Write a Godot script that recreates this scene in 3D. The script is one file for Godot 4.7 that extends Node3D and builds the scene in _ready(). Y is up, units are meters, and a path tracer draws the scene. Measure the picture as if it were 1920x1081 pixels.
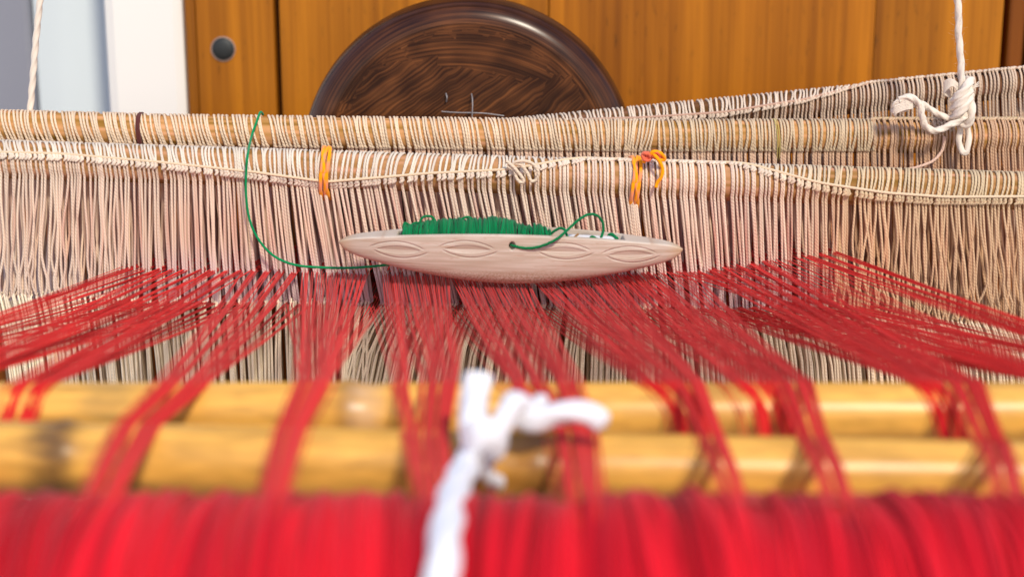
extends Node3D
# A hand loom seen close up: heddle shafts, red warp, bamboo lease rods, boat shuttle.

const FPX := 2637.0          # focal length in photograph pixels (1920 wide)
const Z_FRONT := -1.03       # planes of the three heddle shafts
const Z_MID := -1.078
const Z_REAR := -1.125
const Z_DISC := -1.152
const Z_DOOR := -1.37
const ROD_F := 0.0135
const ROD_M := 0.0125
const ROD_R := 0.011
const CORD := 0.00095

var cam_t: Transform3D
var rng := RandomNumberGenerator.new()
var names := {}
var M := {}

# ---------------------------------------------------------------- mesh helper
class Mb:
	var v := PackedVector3Array()
	var n := PackedVector3Array()
	var uv := PackedVector2Array()
	var c := PackedColorArray()
	var idx := PackedInt32Array()

	# a tube along a path; radii and colours one per point; lobes make the plies of a twisted cord
	func tube(path: PackedVector3Array, radii: PackedFloat32Array, sides: int, cols: PackedColorArray, lobes := 0, pitch := 0.01, depth := 0.2, cap := true, uvp := 0.0026, squash := 1.0) -> void:
		var count := path.size()
		if count < 2:
			return
		var t0: Vector3 = (path[1] - path[0]).normalized()
		var up := Vector3.RIGHT if absf(t0.x) < 0.8 else Vector3.UP
		var nx := t0.cross(up).normalized()
		var s := 0.0
		var base := v.size()
		for i in count:
			var t: Vector3
			if i == 0:
				t = t0
			elif i == count - 1:
				t = (path[i] - path[i - 1]).normalized()
			else:
				t = (path[i + 1] - path[i - 1]).normalized()
			if i > 0:
				s += path[i].distance_to(path[i - 1])
			nx = (nx - t * nx.dot(t)).normalized()
			var ny := t.cross(nx)
			for k in sides + 1:
				var a := TAU * k / sides
				var d := nx * cos(a) + ny * sin(a) * squash
				var r := radii[i]
				if lobes > 0:
					r *= 1.0 - depth + depth * absf(cos(0.5 * (lobes * a - TAU * s / pitch))) * 1.6
				v.append(path[i] + d * r)
				n.append(d.normalized())
				uv.append(Vector2(float(k) / sides, s / uvp))
				c.append(cols[i])
		for i in count - 1:
			for k in sides:
				var p := base + i * (sides + 1) + k
				var q := p + sides + 1
				idx.append_array(PackedInt32Array([p, p + 1, q, p + 1, q + 1, q]))
		if cap:
			for e in 2:
				var i: int = 0 if e == 0 else count - 1
				var m := v.size()
				var dir: Vector3 = (path[0] - path[1]).normalized() if e == 0 else (path[count - 1] - path[count - 2]).normalized()
				v.append(path[i] + dir * radii[i] * 0.5)
				n.append(dir)
				uv.append(Vector2(0.5, s / uvp * e))
				c.append(cols[i])
				for k in sides:
					var p := base + i * (sides + 1) + k
					if e == 0:
						idx.append_array(PackedInt32Array([m, p + 1, p]))
					else:
						idx.append_array(PackedInt32Array([m, p, p + 1]))

	# grid of points, rows of equal width
	func grid(rows: int, cols_: int, pts: PackedVector3Array, uvs: PackedVector2Array, col := PackedColorArray()) -> void:
		var base := v.size()
		v.append_array(pts)
		uv.append_array(uvs)
		for i in pts.size():
			n.append(Vector3.ZERO)
			c.append(col[i] if col.size() else Color.WHITE)
		for i in rows - 1:
			for j in cols_ - 1:
				var p := base + i * cols_ + j
				idx.append_array(PackedInt32Array([p, p + 1, p + cols_, p + 1, p + cols_ + 1, p + cols_]))

	func quad(a: Vector3, b: Vector3, d: Vector3, e: Vector3, nn: Vector3, uvs: Array) -> void:
		var base := v.size()
		v.append_array(PackedVector3Array([a, b, d, e]))
		for i in 4:
			n.append(nn)
			c.append(Color.WHITE)
			uv.append(uvs[i])
		idx.append_array(PackedInt32Array([base, base + 1, base + 2, base, base + 2, base + 3]))

	# smooth normals over shared positions
	func smooth_normals(flip := false) -> void:
		var sums := {}
		for i in range(0, idx.size(), 3):
			var a := v[idx[i]]
			var nn := (v[idx[i + 1]] - a).cross(v[idx[i + 2]] - a)
			for k in 3:
				var key := (v[idx[i + k]] * 200000.0).round()
				sums[key] = sums.get(key, Vector3.ZERO) + nn
		for i in v.size():
			var g: Vector3 = sums.get((v[i] * 200000.0).round(), Vector3.UP)
			n[i] = (g if flip else -g).normalized()

	# the same for twisted cords: keeps the side that the stored normals are on
	func relief_normals() -> void:
		var sums := {}
		for i in range(0, idx.size(), 3):
			var a := v[idx[i]]
			var nn := (v[idx[i + 1]] - a).cross(v[idx[i + 2]] - a)
			for k in 3:
				var key := (v[idx[i + k]] * 200000.0).round()
				sums[key] = sums.get(key, Vector3.ZERO) + nn
		for i in v.size():
			var g: Vector3 = sums.get((v[i] * 200000.0).round(), n[i])
			if g.length_squared() > 0.0:
				n[i] = g.normalized() if g.dot(n[i]) >= 0.0 else -g.normalized()

	func mesh(m: Material) -> ArrayMesh:
		# front faces run clockwise as seen from the side that the normals point to
		for i in range(0, idx.size(), 3):
			var p := v[idx[i]]
			if (v[idx[i + 1]] - p).cross(v[idx[i + 2]] - p).dot(n[idx[i]] + n[idx[i + 1]] + n[idx[i + 2]]) > 0.0:
				var t := idx[i + 1]
				idx[i + 1] = idx[i + 2]
				idx[i + 2] = t
		var a := []
		a.resize(Mesh.ARRAY_MAX)
		a[Mesh.ARRAY_VERTEX] = v
		a[Mesh.ARRAY_NORMAL] = n
		a[Mesh.ARRAY_TEX_UV] = uv
		a[Mesh.ARRAY_COLOR] = c
		a[Mesh.ARRAY_INDEX] = idx
		var out := ArrayMesh.new()
		out.add_surface_from_arrays(Mesh.PRIMITIVE_TRIANGLES, a)
		out.surface_set_material(0, m)
		return out

# ---------------------------------------------------------------- node helpers
func numbered(called: String) -> String:
	names[called] = names.get(called, -1) + 1
	return called if names[called] == 0 else "%s_%03d" % [called, names[called]]

func thing(called: String, label: String, category: String, at := Vector3.ZERO, group := "") -> Node3D:
	var o := Node3D.new()
	o.name = numbered(called)
	add_child(o)
	o.position = at
	o.set_meta("label", label)
	o.set_meta("category", category)
	if group:
		o.set_meta("group", group)
	return o

# commits a mesh under a thing (positions are world positions, shifted to the parent's origin)
func part(called: String, b: Mb, m: Material, parent: Node3D) -> MeshInstance3D:
	if m == M.yarn:
		b.relief_normals()
	var o := MeshInstance3D.new()
	o.name = called
	var off := parent.global_position if parent != self else Vector3.ZERO
	if off != Vector3.ZERO:
		for i in b.v.size():
			b.v[i] -= off
	o.mesh = b.mesh(m)
	parent.add_child(o, true)
	return o

func single(called: String, b: Mb, m: Material, label: String, category: String, group := "") -> MeshInstance3D:
	if m == M.yarn:
		b.relief_normals()
	var o := MeshInstance3D.new()
	o.name = numbered(called)
	var mid := Vector3.ZERO
	for p in b.v:
		mid += p
	mid /= b.v.size()
	for i in b.v.size():
		b.v[i] -= mid
	o.mesh = b.mesh(m)
	o.position = mid
	add_child(o)
	o.set_meta("label", label)
	o.set_meta("category", category)
	if group:
		o.set_meta("group", group)
	return o

# the point of the plane z = const seen at a pixel of the 1920 x 1081 photograph
func P(px: float, py: float, z: float) -> Vector3:
	var d := cam_t.basis * Vector3((px - 960.0) / FPX, (540.5 - py) / FPX, -1.0)
	return cam_t.origin + d * ((z - cam_t.origin.z) / d.z)

# world x of a pixel column at a given height and plane
func WX(px: float, y: float, z: float) -> float:
	var depth := (Vector3(0, y, z) - cam_t.origin).dot(-cam_t.basis.z)
	return (px - 960.0) / FPX * depth

func tab(xs: Array, ys: Array, x: float) -> float:
	if x <= xs[0]:
		return ys[0] + (x - xs[0]) * (ys[1] - ys[0]) / (xs[1] - xs[0])
	for i in xs.size() - 1:
		if x <= xs[i + 1]:
			return lerpf(ys[i], ys[i + 1], (x - xs[i]) / (xs[i + 1] - xs[i]))
	var k := xs.size() - 1
	return ys[k]

func smooth(pts: Array, steps := 6) -> PackedVector3Array:
	var out := PackedVector3Array()
	var n := pts.size()
	for i in n - 1:
		var a: Vector3 = pts[maxi(i - 1, 0)]
		var b: Vector3 = pts[i]
		var c: Vector3 = pts[i + 1]
		var d: Vector3 = pts[mini(i + 2, n - 1)]
		for k in steps:
			out.append(b.cubic_interpolate(c, a, d, float(k) / steps))
	out.append(pts[n - 1])
	return out

func fillf(n: int, r: float) -> PackedFloat32Array:
	var a := PackedFloat32Array()
	a.resize(n)
	a.fill(r)
	return a

func fillc(n: int, c: Color) -> PackedColorArray:
	var a := PackedColorArray()
	a.resize(n)
	a.fill(c)
	return a

func lin(r: float, g: float, b: float) -> Color:
	return Color8(int(r), int(g), int(b)).srgb_to_linear()

func cord(b: Mb, pts: Array, r: float, col: Color, lobes := 3, pitch := 0.008, steps := 8, sides := 9, depth := 0.22) -> void:
	var p := smooth(pts, steps)
	b.tube(p, fillf(p.size(), r), sides, fillc(p.size(), col), lobes, pitch, depth)

# short loose fibres standing off a cord
func fibres(b: Mb, pts: Array, r: float, count: int, length: float, col: Color) -> void:
	var p := smooth(pts, 12)
	for i in count:
		var k := rng.randi_range(0, p.size() - 2)
		var t := (p[k + 1] - p[k]).normalized()
		var side := t.cross(Vector3(rng.randfn(), rng.randfn(), rng.randfn())).normalized()
		var o := p[k].lerp(p[k + 1], rng.randf()) + side * r * 0.85
		var l := length * rng.randf_range(0.4, 1.2)
		var d := (t * rng.randf_range(-1.0, 1.0) + side * rng.randf_range(0.25, 0.9)).normalized()
		var bend := Vector3(rng.randfn(), rng.randfn(), rng.randfn()) * l * 0.22
		var q := PackedVector3Array([o, o + d * l * 0.5 + bend * 0.5, o + d * l + bend * 1.4])
		b.tube(q, PackedFloat32Array([0.00007, 0.00006, 0.00003]), 3, fillc(3, col), 0, 0.01, 0.2, false)

# ---------------------------------------------------------------- materials
func mat(rough: float, col := Color.WHITE, vertex := true, spec := 0.5) -> StandardMaterial3D:
	var m := StandardMaterial3D.new()
	m.albedo_color = col.linear_to_srgb() if not vertex else Color.WHITE
	m.vertex_color_use_as_albedo = vertex
	m.roughness = rough
	m.metallic_specular = spec
	return m

func img(w: int, h: int, f: Callable) -> ImageTexture:
	var im := Image.create_empty(w, h, false, Image.FORMAT_RGB8)
	for y in h:
		for x in w:
			im.set_pixel(x, y, f.call(x, y))
	return ImageTexture.create_from_image(im)

func noise(freq: float, oct := 3, sd := 1) -> FastNoiseLite:
	var n := FastNoiseLite.new()
	n.seed = sd
	n.frequency = freq
	n.fractal_octaves = oct
	return n

func make_materials() -> void:
	# twisted cotton: three plies running round the cord
	var ply := img(24, 24, func(x: float, y: float) -> Color:
		var a := fposmod(float(x) / 24.0 * 2.0 + float(y) / 24.0, 1.0)
		var h := sqrt(maxf(0.0, 1.0 - pow(2.0 * a - 1.0, 2.0)))
		return Color(h, h, h))
	var cot := mat(0.9, Color.WHITE, true, 0.25)
	cot.heightmap_enabled = true
	cot.heightmap_texture = ply
	cot.heightmap_scale = 0.036
	cot.rim_enabled = true
	cot.rim = 0.25
	cot.rim_tint = 0.5
	M.cotton = cot
	M.red = mat(0.75, Color.WHITE, true, 0.3)
	M.red.rim_enabled = true
	M.red.rim = 0.2
	M.red.rim_tint = 0.8
	M.yarn = mat(0.92, Color.WHITE, true, 0.2)
	M.yarn.rim_enabled = true
	M.yarn.rim = 0.35
	M.yarn.rim_tint = 0.7
	M.bamboo = mat(0.33, Color.WHITE, true, 0.42)
	M.stick = mat(0.8, Color.WHITE, true, 0.22)
	M.metal = mat(0.55, Color.WHITE, true, 0.4)
	M.metal.metallic = 0.5
	M.paint = mat(0.75, Color.WHITE, true, 0.3)

	# varnished door boards, grain along y
	var n1 := noise(0.02, 4, 3)
	var n2 := noise(0.006, 3, 8)
	var dark := Color8(130, 74, 8)
	var lite := Color8(200, 126, 24)
	var wood := img(768, 512, func(x: float, y: float) -> Color:
		var g: float = n1.get_noise_2d(x * 3.2 + n2.get_noise_2d(x, y * 0.6) * 14.0, y * 0.16)
		var w: float = n2.get_noise_2d(x * 2.0 + 900.0, y * 0.35)
		var fine: float = n1.get_noise_2d(x * 16.0 + 500.0, y * 0.5)
		var sp: float = n1.get_noise_2d(x * 9.0 + 77.0, y * 3.0 + 40.0)
		return (dark if sp < 0.52 else dark.darkened(0.3)).lerp(lite, clampf(0.55 + g * 0.36 + w * 0.5 + fine * 0.22, 0.0, 1.0)))
	var door := mat(0.42, Color.WHITE, true, 0.35)
	door.albedo_texture = wood
	M.door = door

	# brushed dark lacquer of the round disc: circular strokes outside, slanting strokes inside
	var nd := noise(0.05, 4, 21)
	var nl := noise(0.008, 2, 5)
	var deep := Color8(46, 25, 15)
	var brown := Color8(122, 74, 40)
	var disc := img(900, 900, func(x: float, y: float) -> Color:
		var u := (x - 450.0) / 450.0
		var w := (y - 450.0) / 450.0
		var r := sqrt(u * u + w * w)
		var a := atan2(w, u)
		var ring: float = nd.get_noise_2d(a * 26.0 + r * 12.0, r * 1300.0)
		var ang := 0.6 if u < 0.3 - 0.3 * w else 0.78
		var su := u * cos(ang) - w * sin(ang)
		var sv := u * sin(ang) + w * cos(ang)
		var slant: float = nd.get_noise_2d(su * 22.0 + 300.0, sv * 1150.0 + 14.0 * nl.get_noise_2d(x * 1.5, y * 1.5))
		var rr: float = sqrt(pow(u + 0.06, 2.0) + pow(w - 0.5, 2.0))
		var arc: float = nd.get_noise_2d(atan2(w - 0.5, u + 0.06) * 16.0 + 90.0, rr * 820.0)
		var wob: float = 0.06 * nl.get_noise_2d(x * 3.0, y * 3.0)
		var k := ring
		if r < 0.78 + wob:
			if w > -0.57 + 0.05 * sin(u * 5.0) + wob:
				k = slant * 0.95
			elif absf(u + 0.03) < 0.5 + wob:
				k = arc * 1.0
		var tone := 0.42 + k * 0.7 + nl.get_noise_2d(x + 900.0, y) * 0.35
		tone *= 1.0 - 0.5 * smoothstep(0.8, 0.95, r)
		return deep.lerp(brown, clampf(tone, 0.0, 1.0)))
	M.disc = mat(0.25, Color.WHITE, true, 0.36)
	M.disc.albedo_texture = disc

	# pale beech of the shuttle; the carved leaves are relief
	var ng := noise(0.03, 4, 31)
	var beech_a := Color8(205, 193, 179)
	var beech_b := Color8(180, 162, 143)
	var fleck := noise(0.2, 2, 77)
	var beech := img(1024, 160, func(x: float, y: float) -> Color:
		var g: float = ng.get_noise_2d(x * 0.12 + 7.0 * sin(y * 0.05), y * 3.0)
		var col: Color = beech_a.lerp(beech_b, clampf(0.45 + g * 0.9, 0.0, 1.0))
		var vein: float = absf(ng.get_noise_2d(x * 0.06 + 300.0, y * 1.1 + 5.0 * sin(x * 0.008)))
		col = col.lerp(Color8(170, 132, 106), 0.35 * smoothstep(0.05, 0.0, vein))
		col = col.lerp(Color8(196, 158, 112), 0.5 * smoothstep(0.06, 0.0, minf(x, 1023.0 - x) / 1024.0))
		var f: float = fleck.get_noise_2d(x * 0.5, y * 2.2)
		if y > 104 and f > 0.2:
			col = col.lerp(Color8(136, 92, 62), clampf((y - 104) / 34.0, 0.0, 0.85))
		return col)
	var carve := img(1536, 240, func(x: float, y: float) -> Color:
		var h := 1.0
		var u := x / 1536.0
		for q in [[0.178, 0.335], [0.377, 0.275], [0.651, 0.275], [0.844, 0.335]]:
			var du: float = (u - q[0]) / 0.089
			if absf(du) < 1.1:
				var dy: float = (y / 240.0 - q[1]) / 0.152
				if absf(du) < 0.76:
					var inner := 0.56 * (1.0 - du * du / 0.578)
					if absf(dy) < inner:
						h -= 0.5 * (inner - absf(dy)) / 0.56 + 0.2 * smoothstep(0.0, 0.12, inner - absf(dy))
				var up := 1.0 - pow((du + 0.06) / 0.98, 2.0)
				var dn := 1.0 - pow((du - 0.08) / 0.98, 2.0)
				if up > 0.08 and dy < 0.0:
					h -= 0.34 * exp(-pow((dy + up) / 0.085, 2.0)) * smoothstep(0.08, 0.4, up)
				if dn > 0.08 and dy > 0.0:
					h -= 0.34 * exp(-pow((dy - dn) / 0.085, 2.0)) * smoothstep(0.08, 0.4, dn)
		return Color(h, h, h))
	M.shuttle = mat(0.55, Color.WHITE, true, 0.4)
	M.shuttle.albedo_texture = beech
	M.shuttle.heightmap_enabled = true
	M.shuttle.heightmap_texture = carve
	M.shuttle.heightmap_scale = 0.15

# ---------------------------------------------------------------- background
func plank(x0: float, x1: float, y0: float, y1: float, z: float, thick: float, uo: float, tint: Color, bev := 0.003) -> Mb:
	var b := Mb.new()
	var prof := [Vector2(x0, z - thick), Vector2(x0, z - bev), Vector2(x0 + bev * 0.3, z - bev * 0.3), Vector2(x0 + bev, z), Vector2(x1 - bev, z), Vector2(x1 - bev * 0.3, z - bev * 0.3), Vector2(x1, z - bev), Vector2(x1, z - thick)]
	for i in prof.size() - 1:
		var p: Vector2 = prof[i]
		var q: Vector2 = prof[i + 1]
		var nn := Vector3(-(q.y - p.y), 0, q.x - p.x).normalized()
		var uvs := []
		for e in [[p, y0], [q, y0], [q, y1], [p, y1]]:
			uvs.append(Vector2((e[0].x + uo) / 0.8, e[1] / 1.3))
		b.quad(Vector3(p.x, y0, p.y), Vector3(q.x, y0, q.y), Vector3(q.x, y1, q.y), Vector3(p.x, y1, p.y), nn, uvs)
	for y in [y0, y1]:
		b.quad(Vector3(x0, y, z - thick), Vector3(x1, y, z - thick), Vector3(x1, y, z), Vector3(x0, y, z), Vector3(0, 1 if y == y1 else -1, 0), [Vector2.ZERO, Vector2.RIGHT * 0.1, Vector2(0.1, 0.1), Vector2.DOWN * 0.1])
	b.c.fill(tint)
	return b

func build_background() -> void:
	var g := Mb.new()
	g.quad(Vector3(-6, 0, 6), Vector3(6, 0, 6), Vector3(6, 0, -6), Vector3(-6, 0, -6), Vector3.UP, [Vector2(0, 0), Vector2(9, 0), Vector2(9, 9), Vector2(0, 9)])
	g.c.fill(Color(0.3, 0.26, 0.22))
	var go := MeshInstance3D.new()
	go.name = "ground"
	go.mesh = g.mesh(M.paint)
	go.set_meta("kind", "structure")
	add_child(go)

	var yb := 0.02
	var yt := 1.75
	var row := 1.0   # height at which the board edges were measured
	var ex := func(px: float) -> float: return WX(px, row, Z_DOOR)
	var d := thing("wooden_door", "orange varnished board door standing behind the loom", "door", Vector3(0.1, 0, Z_DOOR))
	part("backing_board", plank(ex.call(352.0) + 0.004, ex.call(2160.0), yb, yt, Z_DOOR - 0.021, 0.02, 0.9, Color(0.25, 0.2, 0.2)), M.door, d)
	var edges := [[347, 368, Color(0.7, 0.68, 0.66), 0.5], [369, 514, Color(0.93, 0.92, 0.9), 0.1], [524, 1029, Color(1, 1, 1), 0.37], [1030, 1639, Color(0.98, 0.93, 0.9), 0.75], [1640, 1878, Color(1.05, 1.05, 1.05), 1.3], [1889, 1921, Color(0.62, 0.5, 0.42), 0.22], [1925, 2150, Color(0.35, 0.28, 0.24), 1.7]]
	for e in edges:
		var bev := 0.003 if e[0] != 1030 and e[0] != 1640 and e[0] != 369 else 0.0006
		part("plank", plank(ex.call(e[0]), ex.call(e[1]), yb, yt, Z_DOOR, 0.02, e[3], e[2], bev), M.door, d)
	# dome bolt on the left board
	var bp := P(418, 92, Z_DOOR)
	var bolt := Mb.new()
	var path := PackedVector3Array()
	var rad := PackedFloat32Array()
	for i in 9:
		var a := PI * 0.5 * i / 8.0
		path.append(bp + Vector3(0, 0, 0.0005 + 0.0036 * sin(a)))
		rad.append(maxf(0.0003, 0.0108 * cos(a)))
	bolt.tube(path, rad, 28, fillc(9, Color(0.045, 0.05, 0.05)))
	bolt.smooth_normals()
	part("bolt", bolt, M.metal, d)
	var ring := Mb.new()
	var rp := []
	for i in 25:
		rp.append(bp + Vector3(cos(TAU * i / 24.0) * 0.0112, sin(TAU * i / 24.0) * 0.0112, 0.0003))
	ring.tube(PackedVector3Array(rp), fillf(25, 0.0009), 6, fillc(25, Color(0.4, 0.3, 0.25)))
	part("washer", ring, M.metal, d)

	# plastered jamb; bluish and grey shade on the wall beyond is put into colour
	var zw := -1.48
	var a1 := plank(ex.call(188.0), ex.call(346.0), yb, yt, Z_DOOR - 0.006, 0.05, 0, Color(0.86, 0.85, 0.81), 0.012)
	single("white_pillar", a1, M.paint, "white plastered pillar left of the orange door", "pillar")
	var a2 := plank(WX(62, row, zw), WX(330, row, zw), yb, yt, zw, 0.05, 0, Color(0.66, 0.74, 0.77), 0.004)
	single("wall_shade_panel", a2, M.paint, "wall panel beside the white pillar, its bluish shade put into the colour", "panel")
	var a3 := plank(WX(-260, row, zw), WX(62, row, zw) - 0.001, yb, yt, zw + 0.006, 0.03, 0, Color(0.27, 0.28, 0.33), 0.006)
	single("wall", a3, M.paint, "wall at the far left, its grey shade put into the colour", "wall")

	# unseen beam added to block overhead sky; it also carries the cords
	var bm := plank(-0.75, 0.75, 1.80, 1.87, -1.02, 0.16, 0.3, Color(0.6, 0.5, 0.42), 0.006)
	single("added_loom_beam", bm, M.door, "unseen brown loom beam added overhead to block sky light, from which the white cords hang", "beam")
	var bt := plank(-0.62, 0.62, 0.48, 0.9, -1.217, 0.018, 0.55, Color(0.75, 0.56, 0.48), 0.003)  # board added behind the heddles so their gaps turn dark
	single("added_gap_board", bt, M.door, "dark wooden board added behind the heddles to darken the gaps between them", "added_gap_board")

	# round dark disc
	var c := P(877, 316, Z_DISC)
	var R := 318.0 / FPX * (c - cam_t.origin).dot(-cam_t.basis.z)
	var rows := 46
	var seg := 96
	var pts := PackedVector3Array()
	var uvs := PackedVector2Array()
	var prof := []
	for i in 14:
		prof.append(Vector2(R * 0.84 * i / 13.0, 0.0 + 0.0015 * pow(i / 13.0, 2.0)))
	for i in range(1, 26):
		var t := i / 25.0
		var ang := PI * 0.5 * t
		prof.append(Vector2(R * 0.84 + R * 0.16 * sin(ang), 0.0015 - 0.026 * (1.0 - cos(ang))))
	for i in range(1, 8):
		prof.append(Vector2(R - R * 0.10 * i / 7.0, -0.0245 - 0.012 * sin(PI * 0.5 * i / 7.0)))
	rows = prof.size()
	for i in rows:
		for k in seg + 1:
			var a := TAU * k / seg
			pts.append(c + Vector3(prof[i].x * cos(a), prof[i].x * sin(a), prof[i].y))
			var ur: float = prof[i].x / R
			if i > 39:
				ur = 1.0
			uvs.append(Vector2(0.5 + 0.49 * ur * cos(a), 0.5 - 0.49 * ur * sin(a)))
	var db := Mb.new()
	db.grid(rows, seg + 1, pts, uvs)
	db.smooth_normals()
	if db.n[seg * 3].z < 0:
		db.smooth_normals(true)
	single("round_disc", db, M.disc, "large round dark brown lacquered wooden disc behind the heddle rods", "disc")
	var w := Mb.new()
	var wc := Color(0.35, 0.33, 0.33)
	cord(w, [P(828, 209, Z_DISC + 0.006), P(860, 211, Z_DISC + 0.007), P(905, 212, Z_DISC + 0.007), P(945, 217, Z_DISC + 0.006)], 0.0005, wc, 0, 0.01, 4, 6)
	single("wire_pin", w, M.metal, "thin wire pin lying crosswise before the dark disc", "pin")
	w = Mb.new()
	cord(w, [P(884, 176, Z_DISC + 0.002), P(886, 190, Z_DISC + 0.008), P(885, 225, Z_DISC + 0.009)], 0.0005, wc, 0, 0.01, 4, 6)
	single("wire_pin", w, M.metal, "thin upright wire pin in the middle of the dark disc", "pin")
	w = Mb.new()
	cord(w, [P(836, 175, Z_DISC + 0.002), P(838, 182, Z_DISC + 0.005), P(837, 190, Z_DISC + 0.003)], 0.0006, wc, 0, 0.01, 4, 6)
	single("wire_pin", w, M.metal, "short wire staple stub left of the upright pin", "pin")

# ---------------------------------------------------------------- heddle shafts
func rod_tube(centre: Callable, r: float, x0: float, x1: float, tone: Color, sd: int) -> Mb:
	var b := Mb.new()
	var nn := noise(1.0, 3, sd)
	var count := 70
	var sides := 36
	var pts := PackedVector3Array()
	var uvs := PackedVector2Array()
	var col := PackedColorArray()
	for i in count + 1:
		var px := lerpf(x0, x1, float(i) / count)
		var c: Vector3 = centre.call(px)
		for k in sides + 1:
			var a := TAU * k / sides
			var ka := float(k % sides)
			var rr := r * (1.0 + 0.025 * nn.get_noise_2d(ka * 0.35, c.x * 12.0))
			pts.append(c + Vector3(0, sin(a) * rr, cos(a) * rr))
			uvs.append(Vector2(float(k) / sides, c.x))
			var g := 1.0 + 0.8 * nn.get_noise_2d(ka * 2.3 + 40.0, c.x * 7.0) + 0.3 * nn.get_noise_2d(ka * 0.3, c.x * 25.0 + 70.0)
			col.append(Color(tone.r * g, tone.g * g, tone.b * g * g))
	b.grid(count + 1, sides + 1, pts, uvs, col)
	b.smooth_normals()
	return b

func front_centre(px: float) -> Vector3:
	return P(px, 300.0 + 0.031 * px, Z_FRONT)

func mid_centre(px: float) -> Vector3:
	return P(px, tab([-100, 0, 300, 600, 1200, 1920, 2100], [236, 239, 247, 251, 257, 256, 255], px), Z_MID)

func rear_centre(px: float) -> Vector3:
	return P(px, 343.0 - 0.0973 * px, Z_REAR)

func front_chain(px: float) -> float:
	return tab([-60, 0, 130, 300, 480, 615, 700, 800, 950, 1040, 1150, 1200, 1300, 1360, 1430, 1530, 1650, 1760, 1920, 1990], [288, 290, 294, 308, 327, 346, 339, 330, 323, 309, 297, 304, 301, 306, 322, 348, 366, 374, 373, 373], px)

func rear_chain(px: float) -> float:
	return tab([400, 1100, 1200, 1350, 1500, 1650, 1780, 1920, 1990], [290, 226, 223, 213, 189, 154, 136, 122, 118], px)

func shift_eye(x: float) -> float:
	return tab([-60, 0, 250, 420, 600, 760, 900, 1050, 1200, 1350, 1500, 1700, 1990], [0, 4, 6, 14, 38, 46, 44, 32, 22, 8, -4, -2, 4], x)

func lower_lean(x: float) -> float:
	return tab([-60, 0, 300, 560, 690, 715, 800, 950, 1100, 1300, 1600, 1990], [12, 12, 8, -4, -12, -62, -60, -44, -10, 22, 34, 36], x)

func tone_of(kind: int, px: float) -> Array:
	# colours down the cord: over the rod, at the knots, half way, at the eye, and the lower half
	if kind == 0:
		var top := lin(230, 218, 200).lerp(lin(218, 196, 160), smoothstep(1350.0, 1620.0, px))
		var half := lin(236, 210, 186).lerp(lin(222, 184, 146), smoothstep(1450.0, 1620.0, px))
		var eye := lin(234, 210, 190).lerp(lin(218, 200, 198), smoothstep(200.0, 330.0, px)).lerp(lin(216, 178, 140), smoothstep(1480.0, 1600.0, px))
		return [top, top.lerp(half, 0.5), half, eye, lin(252, 238, 210).lerp(lin(238, 212, 182), smoothstep(1200.0, 1700.0, px))]
	if kind == 1:
		var top := lin(232, 208, 178).lerp(lin(208, 186, 154), smoothstep(900.0, 1500.0, px))
		var half := lin(216, 178, 158).lerp(lin(202, 150, 118), smoothstep(1350.0, 1700.0, px))
		return [top, top.lerp(half, 0.45), half, lin(206, 186, 188).lerp(lin(190, 154, 122), smoothstep(1480.0, 1620.0, px)), lin(240, 220, 188)]
	var top := lin(226, 208, 188)
	return [top, lin(214, 190, 166), lin(200, 170, 146), lin(190, 160, 140), lin(196, 168, 136)]

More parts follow.
